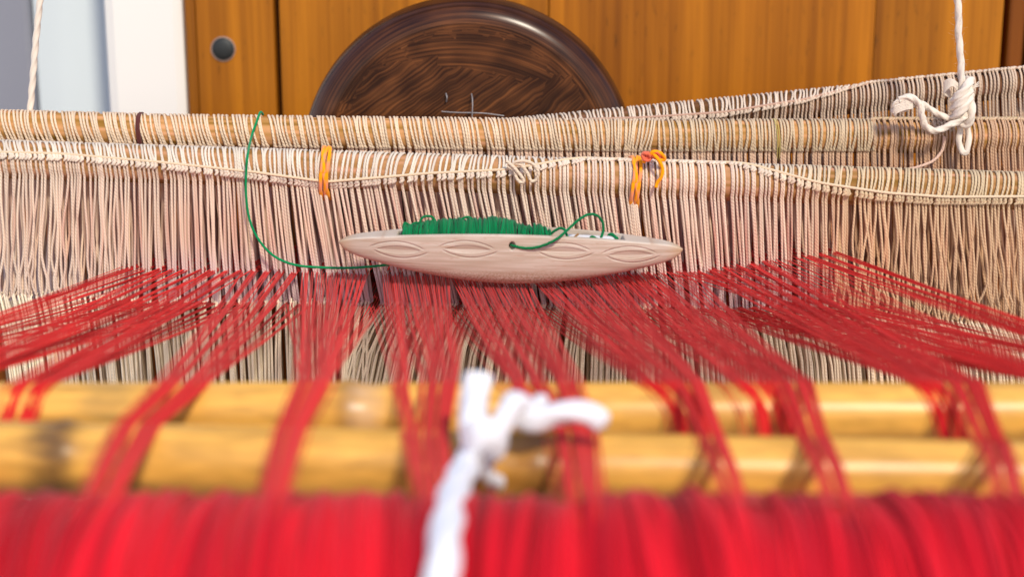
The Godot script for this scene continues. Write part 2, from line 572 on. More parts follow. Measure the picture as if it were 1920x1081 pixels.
# one heddle: a closed loop of cord hung over the rod, knotted at the chain, with the eye below and a second loop to the lower rod
func heddle(kind: int, px: float, xk_px: float, xe_px: float, centre: Vector3, rod: float, chain_py: float, eye_py: float, eye_z: float, slack: float, low_y: float, xl_px: float) -> Mb:
	var b := Mb.new()
	var r := CORD * rng.randf_range(0.9, 1.08)
	var R := rod + r * 0.9
	var tones := tone_of(kind, px)
	var pink := pow(rng.randf(), 2.2) * (0.65 if kind == 0 else 0.45)
	if rng.randf() < 0.07 and kind == 0 and px > 640 and px < 1650:
		pink = 0.95
	var rust := lin(206, 138, 120).lerp(lin(196, 128, 92), smoothstep(1450.0, 1600.0, px))
	var light := rng.randf_range(0.86, 1.06)
	for i in 5:
		var k: float = [0.05, 0.25, 0.75, 0.3, 0.1][i]
		var t: Color = tones[i].lerp(rust, pink * k)
		tones[i] = Color(t.r * light, t.g * light, t.b * light)
	var kp := P(px, chain_py, centre.z + R * 0.8)
	var tk := asin(clampf((kp.y - centre.y) / R, -0.62, 0.97))
	var xt := centre.x
	var eye := P(xe_px, eye_py, eye_z)
	var xk := WX(xk_px, kp.y, centre.z + R)
	# angles round the rod, from behind over the top and down the front
	var angs := [3.7, 3.2, 2.7, 2.2, 1.85, 1.57, 1.3, 1.02, 0.75, 0.48, 0.2, -0.08, -0.36, -0.62]
	var list := []
	for a in angs:
		if absf(a - tk) > 0.12:
			list.append(a)
	for a in [tk + 0.1, tk + 0.03, tk - 0.03, tk - 0.1]:
		list.append(a)
	list.sort()
	list.reverse()
	var path := PackedVector3Array()
	var rad := PackedFloat32Array()
	var col := PackedColorArray()
	var ph := rng.randf() * TAU
	var fr := rng.randf_range(0.5, 1.2)
	# back strand, from the eye up
	var bk := Vector3(xt + rng.randf_range(-0.004, 0.004), centre.y + R * sin(3.7), centre.z + R * cos(3.7))
	var eb := eye + Vector3(rng.randf_range(0.0008, 0.0024) * (1.0 if rng.randf() < 0.6 else -1.0), 0, -0.0014)
	for i in 8:
		var t := i / 8.0
		var q := eb.lerp(bk, t)
		q.x += sin(ph + 2.0 + t * 5.0 * fr) * slack * sin(PI * minf(t * 1.6, 1.0)) * 1.3
		q.z -= sin(PI * t) * 0.002
		path.append(q)
		rad.append(r)
		col.append((tones[3] as Color).lerp(tones[2], minf(t * 2.0, 1.0)))
	var bow := rng.randf_range(-0.0012, 0.0012)
	for a in list:
		var x := xt
		if a < 1.57 and a > tk:
			var f: float = (1.57 - a) / maxf(1.57 - tk, 0.01)
			x = lerpf(xt, xk, f) + bow * sin(PI * f)
		elif a <= tk:
			x = xk
		var lift := 0.0
		var k := 1.0
		if absf(a - tk) < 0.11:
			k = 1.75 if absf(a - tk) < 0.05 else 1.2
			lift = 0.0009
		path.append(Vector3(x, centre.y + (R + lift) * sin(a), centre.z + (R + lift) * cos(a)))
		rad.append(r * k)
		col.append(tones[0] if a > tk else tones[1])
	var s0 := path[path.size() - 1]
	var ef := eye + Vector3(rng.randf_range(-0.0008, 0.0008), 0, 0.0012)
	for i in range(1, 13):
		var t := i / 12.0
		var q := s0.lerp(ef, t)
		q.x += (sin(ph + t * 5.5 * fr) - sin(ph) * (1.0 - t)) * slack * sin(PI * minf(t * 1.05, 1.0)) + slack * 0.9 * sin(ph * 3.0) * pow(t, 3.0) * (1.0 - t) * 4.0
		q.z += sin(PI * t) * 0.0015
		if slack > 0.0009:
			q.x += slack * 1.7 * cos(ph * 5.0) * maxf(0.0, sin((t - 0.72) / 0.28 * PI)) if t > 0.72 else 0.0
		path.append(q)
		rad.append(r)
		var ct: Color = (tones[1] as Color).lerp(tones[2], minf(t * 3.0, 1.0)).lerp(tones[3], smoothstep(0.45, 0.85, t))
		col.append(ct)
	# close the loop round the eye
	path.append(eye + Vector3(0.0002, -0.0016, 0))
	rad.append(r)
	col.append(tones[3])
	path.append(eb)
	rad.append(r)
	col.append(tones[3])
	b.tube(path, rad, 6, col, 0, 0.01, 0.2, false)
	# the half hitch on the chain cord
	if kind != 1 or px > 1640.0:
		var out := Vector3(0, sin(tk - 0.12), cos(tk - 0.12))
		var dn := Vector3(0, -cos(tk - 0.12), sin(tk - 0.12))
		var bp := Vector3(xk, centre.y, centre.z) + out * (R + r * 1.5)
		var sl := rng.randf_range(0.6, 1.4)
		var hp := PackedVector3Array()
		var hr := PackedFloat32Array()
		for i in 5:
			var t := i / 4.0 * 2.0 - 1.0
			hp.append(bp + Vector3(-t * 0.0013 * sl, 0, 0) + dn * t * 0.0012 + out * 0.0005 * (1.0 - t * t))
			hr.append(r * (0.75 + 0.45 * (1.0 - t * t)))
		b.tube(hp, hr, 6, fillc(5, (tones[0] as Color).lerp(tones[1], 0.5)))
	# lower loop, hooked through the upper one
	var lean := WX(960.0 + lower_lean(xe_px), eye.y, eye_z) + rng.randf_range(-0.002, 0.002)
	var lp := PackedVector3Array()
	var lo := Vector3(WX(xl_px, eye.y, eye_z) + lean * 1.3, low_y, eye_z)
	for i in 8:
		var t := 1.0 - pow(1.0 - i / 7.0, 1.9)
		lp.append(Vector3(lerpf(lo.x, eye.x, pow(t, 5.0)) + sin(ph + t * 4.0) * slack * 0.7 * sin(PI * t), lerpf(lo.y, eye.y, t), eye_z + 0.0016))
	lp.append(Vector3(eye.x + 0.0006, eye.y + 0.0022, eye_z))
	for i in 6:
		var t := 1.0 - pow(i / 5.0, 1.9)
		lp.append(Vector3(lerpf(lo.x, eye.x, pow(t, 5.0)) - 0.0012 + (0.0022 + 0.002 * sin(ph * 2.0)) * (1.0 - pow(t, 4.0)), lerpf(lo.y, eye.y, t) , eye_z - 0.002))
	b.tube(lp, fillf(lp.size(), r * 0.95), 6, fillc(lp.size(), tones[4]), 0, 0.01, 0.2, false)
	return b

func build_shaft(kind: int) -> void:
	var labels := ["front heddle shaft, wooden rod of cotton heddles under a knotted cord that dips and rises", "middle heddle shaft, pale wooden rod looped with cream cords, just behind the front one", "rearmost heddle shaft, dark wooden rod rising to the right under looped cords"]
	var centre: Callable = [front_centre, mid_centre, rear_centre][kind]
	var rod: float = [ROD_F, ROD_M, ROD_R][kind]
	var z: float = [Z_FRONT, Z_MID, Z_REAR][kind]
	var o := thing("heddle_shaft", labels[kind], "heddle shaft", Vector3(0, 0.62, z), "heddle shafts of the loom")
	var tone: Color = [lin(174, 130, 86), lin(190, 142, 88), lin(112, 78, 52)][kind]
	part("rod", rod_tube(centre, rod, -150, 2080, tone, 40 + kind), M.stick, o)
	var low := Mb.new()
	var lpth := PackedVector3Array([Vector3(-0.5, 0.615, z), Vector3(0.5, 0.615, z)])
	low.tube(lpth, fillf(2, 0.009), 16, fillc(2, tone))
	part("lower_rod", low, M.stick, o)
	var x: float = -22.0
	var gap := 0
	while x < 1942.0:
		var pitch: float = [6.8 if x < 1350.0 else 6.5, 6.8 if x < 900.0 else 6.3, 7.4][kind] * rng.randf_range(0.78, 1.2)
		# a bare stretch of rod now and then
		if gap <= 0:
			gap = rng.randi_range(4, 13)
			pitch += rng.randf_range(0.2, (9.0 if kind == 1 else 4.5) * (1.0 if x < 900.0 else 0.5))
		gap -= 1
		x += pitch
		var px := x + rng.randf_range(-1.0, 1.0)
		var cy := 0.0
		var ky := px
		if kind == 0:
			cy = front_chain(px)
			ky = px + tab([0, 300, 560, 620, 760, 900, 1000, 1150, 1300, 1600, 1920], [3, 5, 2, -10, -16, -8, 6, 4, 6, -4, 0], px) + rng.randf_range(-3.0, 3.0)
			if rng.randf() < 0.05:
				ky += rng.randf_range(-9.0, 9.0)
		elif kind == 1:
			cy = 330.0 if px < 1640 else 222.0
			ky = px + tab([0, 300, 600, 900, 1100, 1150, 1225, 1240, 1400, 1600, 1920], [14, 14, 12, 13, 10, 2, -14, 6, 4, 0, -6], px) + rng.randf_range(-3.0, 3.0)
		else:
			cy = rear_chain(px)
			ky = px + tab([0, 1300, 1650, 1920], [3, 6, -3, -4], px) + rng.randf_range(-2.0, 2.0)
		# the eye: threaded heddles stand in clusters, the idle ones at both sides hang slack
		var xe := ky + (shift_eye(px) if kind == 0 else shift_eye(px) * 0.8)
		var idle := 1.0 - smoothstep(190.0, 260.0, px) * (1.0 - smoothstep(1540.0, 1600.0, px))
		var cl := roundf(xe / 25.0) * 25.0 + 5.0
		xe = lerpf(xe, cl, (1.0 - idle) * 0.4 * (0.6 if px > 560 and px < 1200 else 1.0)) + rng.randf_range(-2.0, 2.0)
		if xe > 694.0 and xe < 716.0:
			xe = 692.0 if xe < 705.0 else 718.0
		var ey := tab([-60, 200, 260, 600, 1200, 1560, 1700, 1990], [552, 556, 562, 566, 572, 588, 596, 612], px) + rng.randf_range(-4.0, 4.0) + kind * 8.0
		var slack := 0.0004 + (0.0014 if px < 900 else 0.0024) * idle * rng.randf_range(0.3, 1.3)
		if kind == 1:
			slack *= 0.8
		var hb := heddle(kind, px, ky, xe, centre.call(px), rod, cy, ey, z + 0.003, slack, 0.622, ky + shift_eye(px) + rng.randf_range(-2.5, 2.5))
		part("heddle", hb, M.cotton, o)
	# the twine that the loops are knotted on
	var b := Mb.new()
	var pts := []
	var x0: float = [-50.0, 1636.0, 1080.0][kind]
	var ch := x0
	while ch <= 1980.0:
		var c: Vector3 = centre.call(ch)
		var R := rod + CORD * 2.3
		var py := 0.0
		if kind == 0:
			py = front_chain(ch) - 6.0
		elif kind == 1:
			py = 217.0
		else:
			py = rear_chain(ch) - 3.0
		var kp := P(ch, py, c.z + R * 0.8)
		var dy := clampf((kp.y - c.y) / R, -0.7, 0.98)
		pts.append(Vector3(c.x, c.y + R * dy, c.z + R * sqrt(1.0 - dy * dy)))
		ch += 28.0
	var p := smooth(pts, 4)
	var tc: Color = [lin(224, 202, 170), lin(206, 184, 138), lin(196, 158, 138)][kind]
	b.tube(p, fillf(p.size(), 0.00108), 7, fillc(p.size(), tc))
	part("chain_cord", b, M.cotton, o)

# ---------------------------------------------------------------- bamboo lease rods
var back_rod: Array    # [centre of left end, centre of right end, radius]
var front_rod: Array

func bamboo(a: Vector3, c: Vector3, r: float, nodes: Array, stains: Array, sd: int) -> Mb:
	var b := Mb.new()
	var nn := noise(1.0, 3, sd)
	var count := 150
	var sides := 40
	var pts := PackedVector3Array()
	var uvs := PackedVector2Array()
	var col := PackedColorArray()
	var gold := lin(224, 166, 78)
	for i in count + 1:
		var p := a.lerp(c, float(i) / count)
		var rr := r
		var node := 0.0
		for q in nodes:
			var dd: float = (p.x - q) / 0.004
			rr += r * (0.09 * exp(-dd * dd) - 0.05 * exp(-pow(dd * 0.5 - 1.6, 2.0)))
			node = maxf(node, exp(-dd * dd * 0.4))
		for k in sides + 1:
			var an := TAU * k / sides
			var ka := float(k % sides)
			pts.append(p + Vector3(0, sin(an), cos(an)) * rr * (1.0 + 0.01 * nn.get_noise_2d(ka * 0.2, p.x * 8.0)))
			uvs.append(Vector2(float(k) / sides, p.x))
			var g := 1.0 + 0.3 * nn.get_noise_2d(ka * 1.4, p.x * 4.0 + 30.0) + 0.25 * nn.get_noise_2d(ka * 0.8, p.x * 45.0 + 90.0) + 0.25 * nn.get_noise_2d(ka * 0.3 + 60.0, p.x * 14.0)
			var cc := Color(gold.r * g, gold.g * g * (0.97 + 0.06 * g), gold.b * g)
			cc = cc.lerp(lin(112, 78, 50), node * 0.55)
			for s in stains:
				var e: float = pow((p.x - s[0]) / s[1], 2.0)
				var m: float = exp(-e * e) * clampf(0.75 + 0.7 * nn.get_noise_2d(ka * 0.5 + 10.0, p.x * 40.0), 0.0, 1.0)
				cc = cc.lerp(s[2], m * s[3])
			col.append(cc)
	b.grid(count + 1, sides + 1, pts, uvs, col)
	b.smooth_normals()
	return b

func rod_at(rod: Array, x: float) -> Vector3:
	var a: Vector3 = rod[0]
	var c: Vector3 = rod[1]
	return a.lerp(c, (x - a.x) / (c.x - a.x))

func build_lease_rods() -> void:
	var bz := -0.668
	var fz := -0.602
	var r := 0.0163
	var a := P(0, 776, bz)
	var c := P(1920, 776, bz)
	var ext := (c - a) * 0.18
	back_rod = [a - ext, c + ext, 0.0158]
	var dk := lin(70, 52, 40)
	var b := bamboo(back_rod[0], back_rod[1], 0.0158, [WX(655, 0.85, bz)], [[WX(690, 0.85, bz), 0.008, lin(180, 170, 170), 0.35], [WX(210, 0.85, bz), 0.012, lin(150, 120, 70), 0.6], [WX(1345, 0.85, bz), 0.016, lin(150, 104, 60), 0.5]], 61)
	single("lease_rod", b, M.bamboo, "back bamboo lease rod, farther from the camera, under the red warp", "bamboo rod", "bamboo lease rods")
	a = P(0, 857, fz)
	c = P(1920, 895, fz)
	ext = (c - a) * 0.18
	front_rod = [a - ext, c + ext, r]
	b = bamboo(front_rod[0], front_rod[1], r, [WX(126, 0.85, fz), WX(1005, 0.85, fz)], [[WX(108, 0.85, fz), 0.011, dk, 0.8], [WX(985, 0.85, fz), 0.015, lin(120, 72, 30), 0.7]], 62)
	single("lease_rod", b, M.bamboo, "front bamboo lease rod with a dark node near its left end", "bamboo rod", "bamboo lease rods")

# ---------------------------------------------------------------- warp beam with wound yarn
const ROLL := Vector3(0, 0.8015, -0.502)
const ROLL_R := 0.058

func roll_radius(x: float, wob: float) -> float:
	var n: FastNoiseLite = M.roll_noise
	return ROLL_R + 0.0035 * n.get_noise_2d(x * 45.0, wob) + 0.0028 * n.get_noise_2d(x * 150.0, wob + 30.0)

func build_roll() -> void:
	M.roll_noise = noise(1.0, 2, 91)
	var o := thing("warp_beam", "warp beam thickly wound with bright red yarn, nearest the camera", "warp beam", ROLL)
	var core := Mb.new()
	core.tube(PackedVector3Array([Vector3(-0.34, ROLL.y, ROLL.z), Vector3(0.34, ROLL.y, ROLL.z)]), fillf(2, ROLL_R - 0.009), 40, fillc(2, lin(150, 10, 24)))
	part("beam", core, M.red, o)
	var b := Mb.new()
	var x := -0.30
	while x < 0.30:
		x += rng.randf_range(0.0009, 0.0014)
		var tilt := 0.01 * (M.roll_noise as FastNoiseLite).get_noise_2d(x * 25.0, 70.0)
		var path := PackedVector3Array()
		var lay := rng.randf_range(-0.002, 0.0008)
		for i in 22:
			var a := lerpf(-1.0, 2.6, i / 21.0)
			var rr := roll_radius(x, a * 0.5) + lay + 0.0003 * sin(a * 9.0 + x * 900.0)
			path.append(Vector3(x + tilt * (a - 1.2) + 0.0006 * sin(a * 3.0 + x * 300.0), ROLL.y + rr * sin(a), ROLL.z + rr * cos(a)))
		var t := rng.randf_range(0.8, 1.1) * (0.9 + 0.45 * (M.roll_noise as FastNoiseLite).get_noise_2d(x * 70.0, 11.0))
		var col := lin(216, 14, 36)
		b.tube(path, fillf(path.size(), rng.randf_range(0.0008, 0.0012)), 6, fillc(path.size(), Color(col.r * t, col.g * t, col.b * t)), 0, 0.01, 0.2, false)
	var y := part("wound_yarn", b, M.red, o)
	y.set_meta("kind", "stuff")

# ---------------------------------------------------------------- red warp
func build_warp() -> void:
	# [eye range in pixels, x on the back rod, half width there, x on the front rod or 0 when the bundle dives under it, x on the beam, threads, label]
	var bundles := [
		[232, 318, -350, 30, -520, -600, 34, "red warp bundle fanning farthest left, leaving the frame above the bamboo"],
		[300, 398, -118, 34, 0, -200, 40, "red warp bundle crossing the left frame edge, next inward from the outermost"],
		[385, 470, 68, 38, 0, -40, 42, "red warp bundle on the back bamboo rod nearest the left frame edge"],
		[455, 565, 345, 46, 262, 178, 50, "red warp bundle slanting left across both bamboo rods, left of the straight one"],
		[565, 692, 585, 30, 545, 505, 60, "straight red warp bundle hanging below the left end of the shuttle"],
		[718, 752, 752, 14, 768, 790, 16, "thin red warp strand left of the white cord knot"],
		[750, 842, 828, 28, 818, 825, 42, "red warp bundle just left of the white cord, crossing both bamboo rods"],
		[842, 925, 992, 34, 1070, 1090, 40, "red warp bundle passing behind the white cord knot"],
		[922, 990, 1064, 17, 1098, 1112, 28, "narrow red warp bundle under the free end of the white cord"],
		[990, 1078, 1236, 36, 0, 1330, 42, "red warp bundle right of the white cord that dives under the front bamboo rod"],
		[1078, 1152, 1292, 28, 1335, 1385, 38, "red warp bundle crossing both bamboo rods midway between the white cord and right edge"],
		[1150, 1228, 1412, 48, 0, 1500, 38, "loosely spread red warp bundle above the back bamboo rod's stained patch"],
		[1160, 1300, 1492, 30, 1530, 1585, 44, "red warp bundle crossing both bamboo rods left of the white glints"],
		[1300, 1375, 1735, 26, 0, 1850, 32, "sparse red warp bundle before the glint on the back bamboo rod"],
		[1370, 1445, 1808, 32, 1862, 1905, 40, "rightmost red warp bundle seen crossing both bamboo rods"],
		[1240, 1500, 1990, 30, 2060, 2100, 46, "dense red warp band leaving the right frame edge just above the bamboo"],
		[1480, 1562, 2230, 40, 2350, 2400, 34, "topmost red warp bundle stretching right across the idle heddles"],
	]
	for q in bundles:
		var bx := WX(q[2], rod_at(back_rod, 0).y + 0.016, back_rod[0].z)
		var o := thing("warp_bundle", q[7], "warp threads", Vector3(bx, rod_at(back_rod, bx).y, back_rod[0].z), "red warp bundles over the lease rods")
		var count: int = int(q[6] * 1.6)
		for i in count:
			var f := (i + 0.5) / count
			var upper := i % 2 == 0
			var wide := 0.0 if upper else 38.0
			var ex: float = lerpf(q[0] - wide, q[1] + wide, f) + rng.randf_range(-1.8, 1.8)
			if q[0] < 560 or q[0] > 1240:
				ex = lerpf(ex, roundf(ex / 25.0) * 25.0 + 5.0, 0.55)
			var ez := Z_FRONT if upper else Z_MID
			var ey := tab([200, 700, 1000, 1300, 1570], [500, 512, 520, 506, 466], ex) if upper else tab([200, 600, 1200, 1570], [548, 556, 566, 560], ex)
			ey += rng.randf_range(-3.0, 3.0)
			var e := P(ex, ey, ez)
			var fs := clampf(f + rng.randf_range(-0.13, 0.13), 0.0, 1.0)
			var cut := 0.3 + 0.4 * fposmod(absf(q[2]) * 0.137, 1.0)      # the bundle parts into two uneven strands
			var side := (fs / cut * 0.78 - 1.0 if fs < cut else 0.02 + (fs - cut) / (1.0 - cut) * 0.98) if fs > 0.03 else -1.3
			if rng.randf() < 0.05:
				side += rng.randf_range(-0.9, 0.9)
			var lay := rng.randf_range(0.0003, 0.0016)
			var bc := rod_at(back_rod, bx)
			var px: float = q[2] + side * q[3]
			var xb := WX(px, bc.y + 0.016, bc.z)
			bc.x = xb
			var rb: float = back_rod[2] + lay
			var pts := []
			pts.append(Vector3(e.x * 0.93, e.y - 0.004 if upper else e.y + 0.01, ez - 0.12))
			pts.append(e)
			var land := bc + Vector3(0, rb * cos(0.35), -rb * sin(0.35))
			for k in range(1, 6):
				var t := k / 6.0
				var m := e.lerp(land, t)
				m.y -= 0.002 * sin(PI * t) * rng.randf_range(0.3, 1.0)
				pts.append(m)
			pts.append(land)
			pts.append(bc + Vector3(0, rb, 0))
			if q[4] != 0:
				var fx: float = q[4] + side * q[3] * 0.85
				var fc := rod_at(front_rod, WX(fx, 0.86, front_rod[0].z))
				var rf: float = front_rod[2] + lay
				pts.append(bc + Vector3(0, rb * cos(0.3), rb * sin(0.3)))
				pts.append(fc + Vector3(0, rf * cos(0.2), -rf * sin(0.2)))
				pts.append(fc + Vector3(0, rf * cos(0.3), rf * sin(0.3)))
				var rx: float = WX(q[5] + side * q[3] * 0.8, 0.85, ROLL.z)
				pts.append(Vector3(lerpf(fc.x, rx, 0.5), lerpf(fc.y + rf, ROLL.y + ROLL_R, 0.5) + 0.0005, lerpf(fc.z, ROLL.z, 0.5)))
				for an in [1.75, 1.45, 1.1, 0.7]:
					var rr: float = roll_radius(rx, an * 0.5) + 0.0012 - 0.006 * (1.75 - an)
					pts.append(Vector3(rx + 0.002 * (1.75 - an), ROLL.y + rr * sin(an), ROLL.z + rr * cos(an)))
			else:
				var fx: float = q[5] + side * q[3]
				var fc := rod_at(front_rod, WX(fx, 0.86, front_rod[0].z))
				var rf: float = front_rod[2] + lay
				pts.append(bc + Vector3((fc.x - bc.x) * 0.3, rb * cos(0.45), rb * sin(0.45)))
				pts.append(bc + Vector3((fc.x - bc.x) * 0.8, rb * cos(1.2), rb * sin(1.2)))
				pts.append(fc + Vector3(0, -rf * cos(0.75), -rf * sin(0.75)))
				pts.append(fc + Vector3(0, -rf, 0))
				pts.append(Vector3(fc.x, ROLL.y + (ROLL_R + 0.001) * sin(1.95), ROLL.z + (ROLL_R + 0.001) * cos(1.95)))
				pts.append(Vector3(fc.x, ROLL.y + ROLL_R * sin(1.6), ROLL.z + ROLL_R * cos(1.6)))
			var b := Mb.new()
			var path := PackedVector3Array(pts)
			var t := rng.randf_range(0.78, 1.12)
			var cr := lin(228, 40, 36)
			b.tube(path, fillf(path.size(), rng.randf_range(0.00026, 0.00036)), 5, fillc(path.size(), Color(cr.r * t, cr.g * t, cr.b * t)), 0, 0.01, 0.2, false)
			part("thread", b, M.red, o)

# ---------------------------------------------------------------- shuttle with its bobbin
func build_shuttle() -> void:
	var u := 0.000381
	var origin := P(958, 459, -0.982)
	var o := thing("boat_shuttle", "pale carved wooden boat shuttle lying on the red warp before the heddles", "shuttle", origin)
	o.rotation.z = -0.022
	var hl := 321.0 * u
	var top_at := func(t: float) -> float: return (8.0 + 20.0 * (1.0 - t * t)) * u
	var bot_at := func(t: float) -> float: return (15.0 + 55.0 * (1.0 - pow(absf(t), 1.8))) * u
	var wid := func(t: float) -> float: return 0.0155 * pow(maxf(0.0, 1.0 - pow(absf(t), 2.3)), 0.85) + 0.0052
	var ns := 420
	var pts := PackedVector3Array()
	var uvs := PackedVector2Array()
	var rowlen := 0
	var ts := []
	for i in ns + 1:
		ts.append(-1.0 + 2.0 * i / ns)
	for i in 60:
		ts.append(-0.0258 + i * 0.001 + 0.00031)
	ts.sort()
	ns = ts.size() - 1
	for i in ns + 1:
		var t: float = ts[i]
		var e := sqrt(maxf(0.0001, 1.0 - pow(absf(t), 34.0)))
		var top: float = top_at.call(t) * e + 0.0
		var bot: float = bot_at.call(t) * e
		var w: float = wid.call(t) * e
		var mid := (top - bot) * 0.5
		if e < 0.99:
			top = lerpf(mid, top, e)
			bot = -lerpf(mid, -bot, e)
		var sec := []
		for k in 121:
			var ph := PI * (k / 120.0 if k > 40 else 0.28 * pow(k / 40.0, 1.0) + 0.0533 * pow(k / 40.0, 3.0))
			var cz := cos(ph)
			var z := signf(cz) * pow(absf(cz), 0.5) * w
			var y := top - 0.0012 * e - (top - 0.0012 * e + bot) * pow(sin(ph), 0.95)
			sec.append(Vector2(z, y))
		var inw := maxf(w - 0.0042, w * 0.35)
		var td := 0.021 * smoothstep(0.655, 0.63, absf(t))
		sec.append_array([Vector2(-w + 0.0004 * e, top - 0.0004 * e), Vector2(-w + 0.0012 * e, top), Vector2(-inw - 0.0004 * e, top), Vector2(-inw, top - minf(td, 0.0006)), Vector2(-inw * 0.96, top - td), Vector2(0, top - td * 1.02), Vector2(inw * 0.96, top - td), Vector2(inw, top - minf(td, 0.0006)), Vector2(inw + 0.0004 * e, top), Vector2(w - 0.0012 * e, top), Vector2(w - 0.0004 * e, top - 0.0004 * e), sec[0]])
		rowlen = sec.size()
		for k in sec.size():
			var s: Vector2 = sec[k]
			var p := Vector3(t * hl, s.y, s.x)
			if k < 56:
				var hd := Vector2(p.x - 2.0 * u, p.y - 0.0030).length()
				if hd < 0.0026:
					p.z -= 0.0085 * (1.0 - smoothstep(0.0020, 0.0024, hd))
			pts.append(p)
			var vv := clampf((0.0105 - s.y) / 0.0385, 0.0, 1.0)
			uvs.append(Vector2((t + 1.0) * 0.5, vv if k < 61 else 0.02))
	var b := Mb.new()
	b.grid(ns + 1, rowlen, pts, uvs)
	b.smooth_normals()
	var probe := (ns / 4) * rowlen + 12
	if b.n[probe].z < 0:
		b.smooth_normals(true)
	var body := MeshInstance3D.new()
	body.name = "body"
	body.mesh = b.mesh(M.shuttle)
	o.add_child(body, true)

	# bobbin: quill, paper sleeve and the green winding (local coordinates)
	var ax := 0.0055
	var q := Mb.new()
	q.tube(PackedVector3Array([Vector3(-0.075, ax - 0.002, 0), Vector3(0.066, ax - 0.003, 0)]), fillf(2, 0.0046), 20, fillc(2, lin(226, 190, 110)))
	local("quill", q, M.paint, o)
	q = Mb.new()
	q.tube(PackedVector3Array([Vector3(0.039, ax - 0.0032, -0.001), Vector3(0.074, ax - 0.0035, -0.001)]), PackedFloat32Array([0.0062, 0.0058]), 24, fillc(2, lin(214, 214, 216)))
	local("paper_sleeve", q, M.paint, o)
	q = Mb.new()
	q.tube(PackedVector3Array([Vector3(0.0415, ax - 0.001, 0.0052), Vector3(0.0475, ax + 0.0036, 0.0005)]), fillf(2, 0.0008), 8, fillc(2, lin(150, 110, 70)))
	local("spindle_clip", q, M.paint, o)
	var green := lin(2, 114, 66)
	var wy := Mb.new()
	var px0 := 758.0
	var prof := func(px: float) -> float: return tab([750, 758, 775, 800, 850, 900, 930, 950, 985, 1000, 1015, 1030], [8, 20, 20, 27, 31, 33, 37, 34, 21, 25, 22, 11], px) * 0.00038
	var core := PackedVector3Array()
	var crad := PackedFloat32Array()
	for i in 30:
		var px := lerpf(px0, 1029.0, i / 29.0)
		core.append(Vector3((px - 958.0) * u, ax - 0.001, 0))
		crad.append(prof.call(px) - 0.0018)
	wy.tube(core, crad, 20, fillc(30, Color(green.r * 0.6, green.g * 0.6, green.b * 0.6)))
	for layer in 2:
		var path := PackedVector3Array()
		var a := 0.0
		var px := px0
		while px < 1029.0:
			a += TAU / 22.0
			px += (4.4 if layer == 0 else 6.6) / 22.0 * (1.0 + 0.5 * sin(px * 0.21))
			var rr: float = prof.call(px) + layer * 0.0009 + 0.0011 * sin(px * 0.43 + layer * 2.0 + 1.5 * sin(px * 0.11)) * sin(a * 0.5 + px * 0.3)
			path.append(Vector3((px - 958.0 + (3.5 + 3.0 * sin(px * 0.19 + layer * 2.4)) * sin(a + layer * 1.5)) * u, ax - 0.001 + rr * sin(a), rr * cos(a)))
		var cols := PackedColorArray()
		for i in path.size():
			var t := 1.0 + 0.18 * sin(i * 0.045) + 0.14 * sin(i * 0.171 + 1.0) + rng.randf_range(-0.05, 0.05)
			cols.append(Color(green.r * t, green.g * t, green.b * t))
		wy.tube(path, fillf(path.size(), 0.00092), 9, cols, 3, 0.004, 0.34)
	local("green_winding", wy, M.yarn, o)
	var fz2 := Mb.new()
	var line := []
	for i in 12:
		var px := lerpf(px0, 1029.0, i / 11.0)
		line.append(Vector3((px - 958.0) * u, ax + prof.call(px) * 0.8, 0.003))
	fibres(fz2, line, 0.003, 220, 0.004, green)
	local("fuzz", fz2, M.cotton, o)
	o.get_child(o.get_child_count() - 1).set_meta("kind", "stuff")
	# stray loops of yarn standing up from the winding
	var loops := [[768, 18, 783, 28, 797, 19], [786, 20, 803, 41, 819, 22], [862, 28, 876, 41, 889, 27], [757, 12, 761, 27, 772, 13], [806, 22, 813, 33, 822, 24], [838, 26, 845, 35, 854, 24]]
	for l in loops:
		var lb := Mb.new()
		var p := func(x: float, h: float, z: float) -> Vector3: return Vector3((x - 958.0) * u, ax - 0.0015 + h * 0.00038, z)
		cord(lb, [p.call(l[0], l[1] - 12, 0.004), p.call(l[0] + 1, l[1], 0.003), p.call((l[0] * 2 + l[2]) / 3.0, l[3] - 4, 0.002), p.call(l[2], l[3], 0.001), p.call((l[4] * 2 + l[2]) / 3.0, l[3] - 4, 0.001), p.call(l[4], l[5], 0.002), p.call(l[4] + 1, l[5] - 12, 0.004)], 0.00085, green, 3, 0.005, 5)
		local("yarn_loop", lb, M.yarn, o)
	# yarn out of the eyelet and over the rim
	var fz := 0.0195
	var pp := func(x: float, y: float, z: float) -> Vector3:
		var w := P(x, y, origin.z + z) - origin
		return w.rotated(Vector3.BACK, 0.022)
	var yb := Mb.new()
	cord(yb, [pp.call(955, 457, fz - 0.007), pp.call(961, 460, fz + 0.0002), pp.call(985, 465, fz + 0.0016), pp.call(1012, 462, fz + 0.003), pp.call(1042, 449, fz + 0.004), pp.call(1066, 429, 0.016), pp.call(1085, 412, 0.012), pp.call(1103, 402, 0.008), pp.call(1120, 404, 0.004), pp.call(1130, 417, 0.001), pp.call(1131, 433, 0), pp.call(1127, 445, 0.002)], 0.00095, green, 3, 0.005, 10)
	local("yarn_end", yb, M.yarn, o)
	yb = Mb.new()
	cord(yb, [pp.call(1034, 437, 0.004), pp.call(1048, 428, 0.006), pp.call(1058, 430, 0.008), pp.call(1064, 444, 0.009)], 0.00095, green, 3, 0.005, 6)
	local("yarn_end", yb, M.yarn, o)
	yb = Mb.new()
	cord(yb, [pp.call(1104, 450, 0.008), pp.call(1110, 444, 0.008), pp.call(1118, 447, 0.008), pp.call(1124, 452, 0.007)], 0.001, green, 3, 0.005, 6)
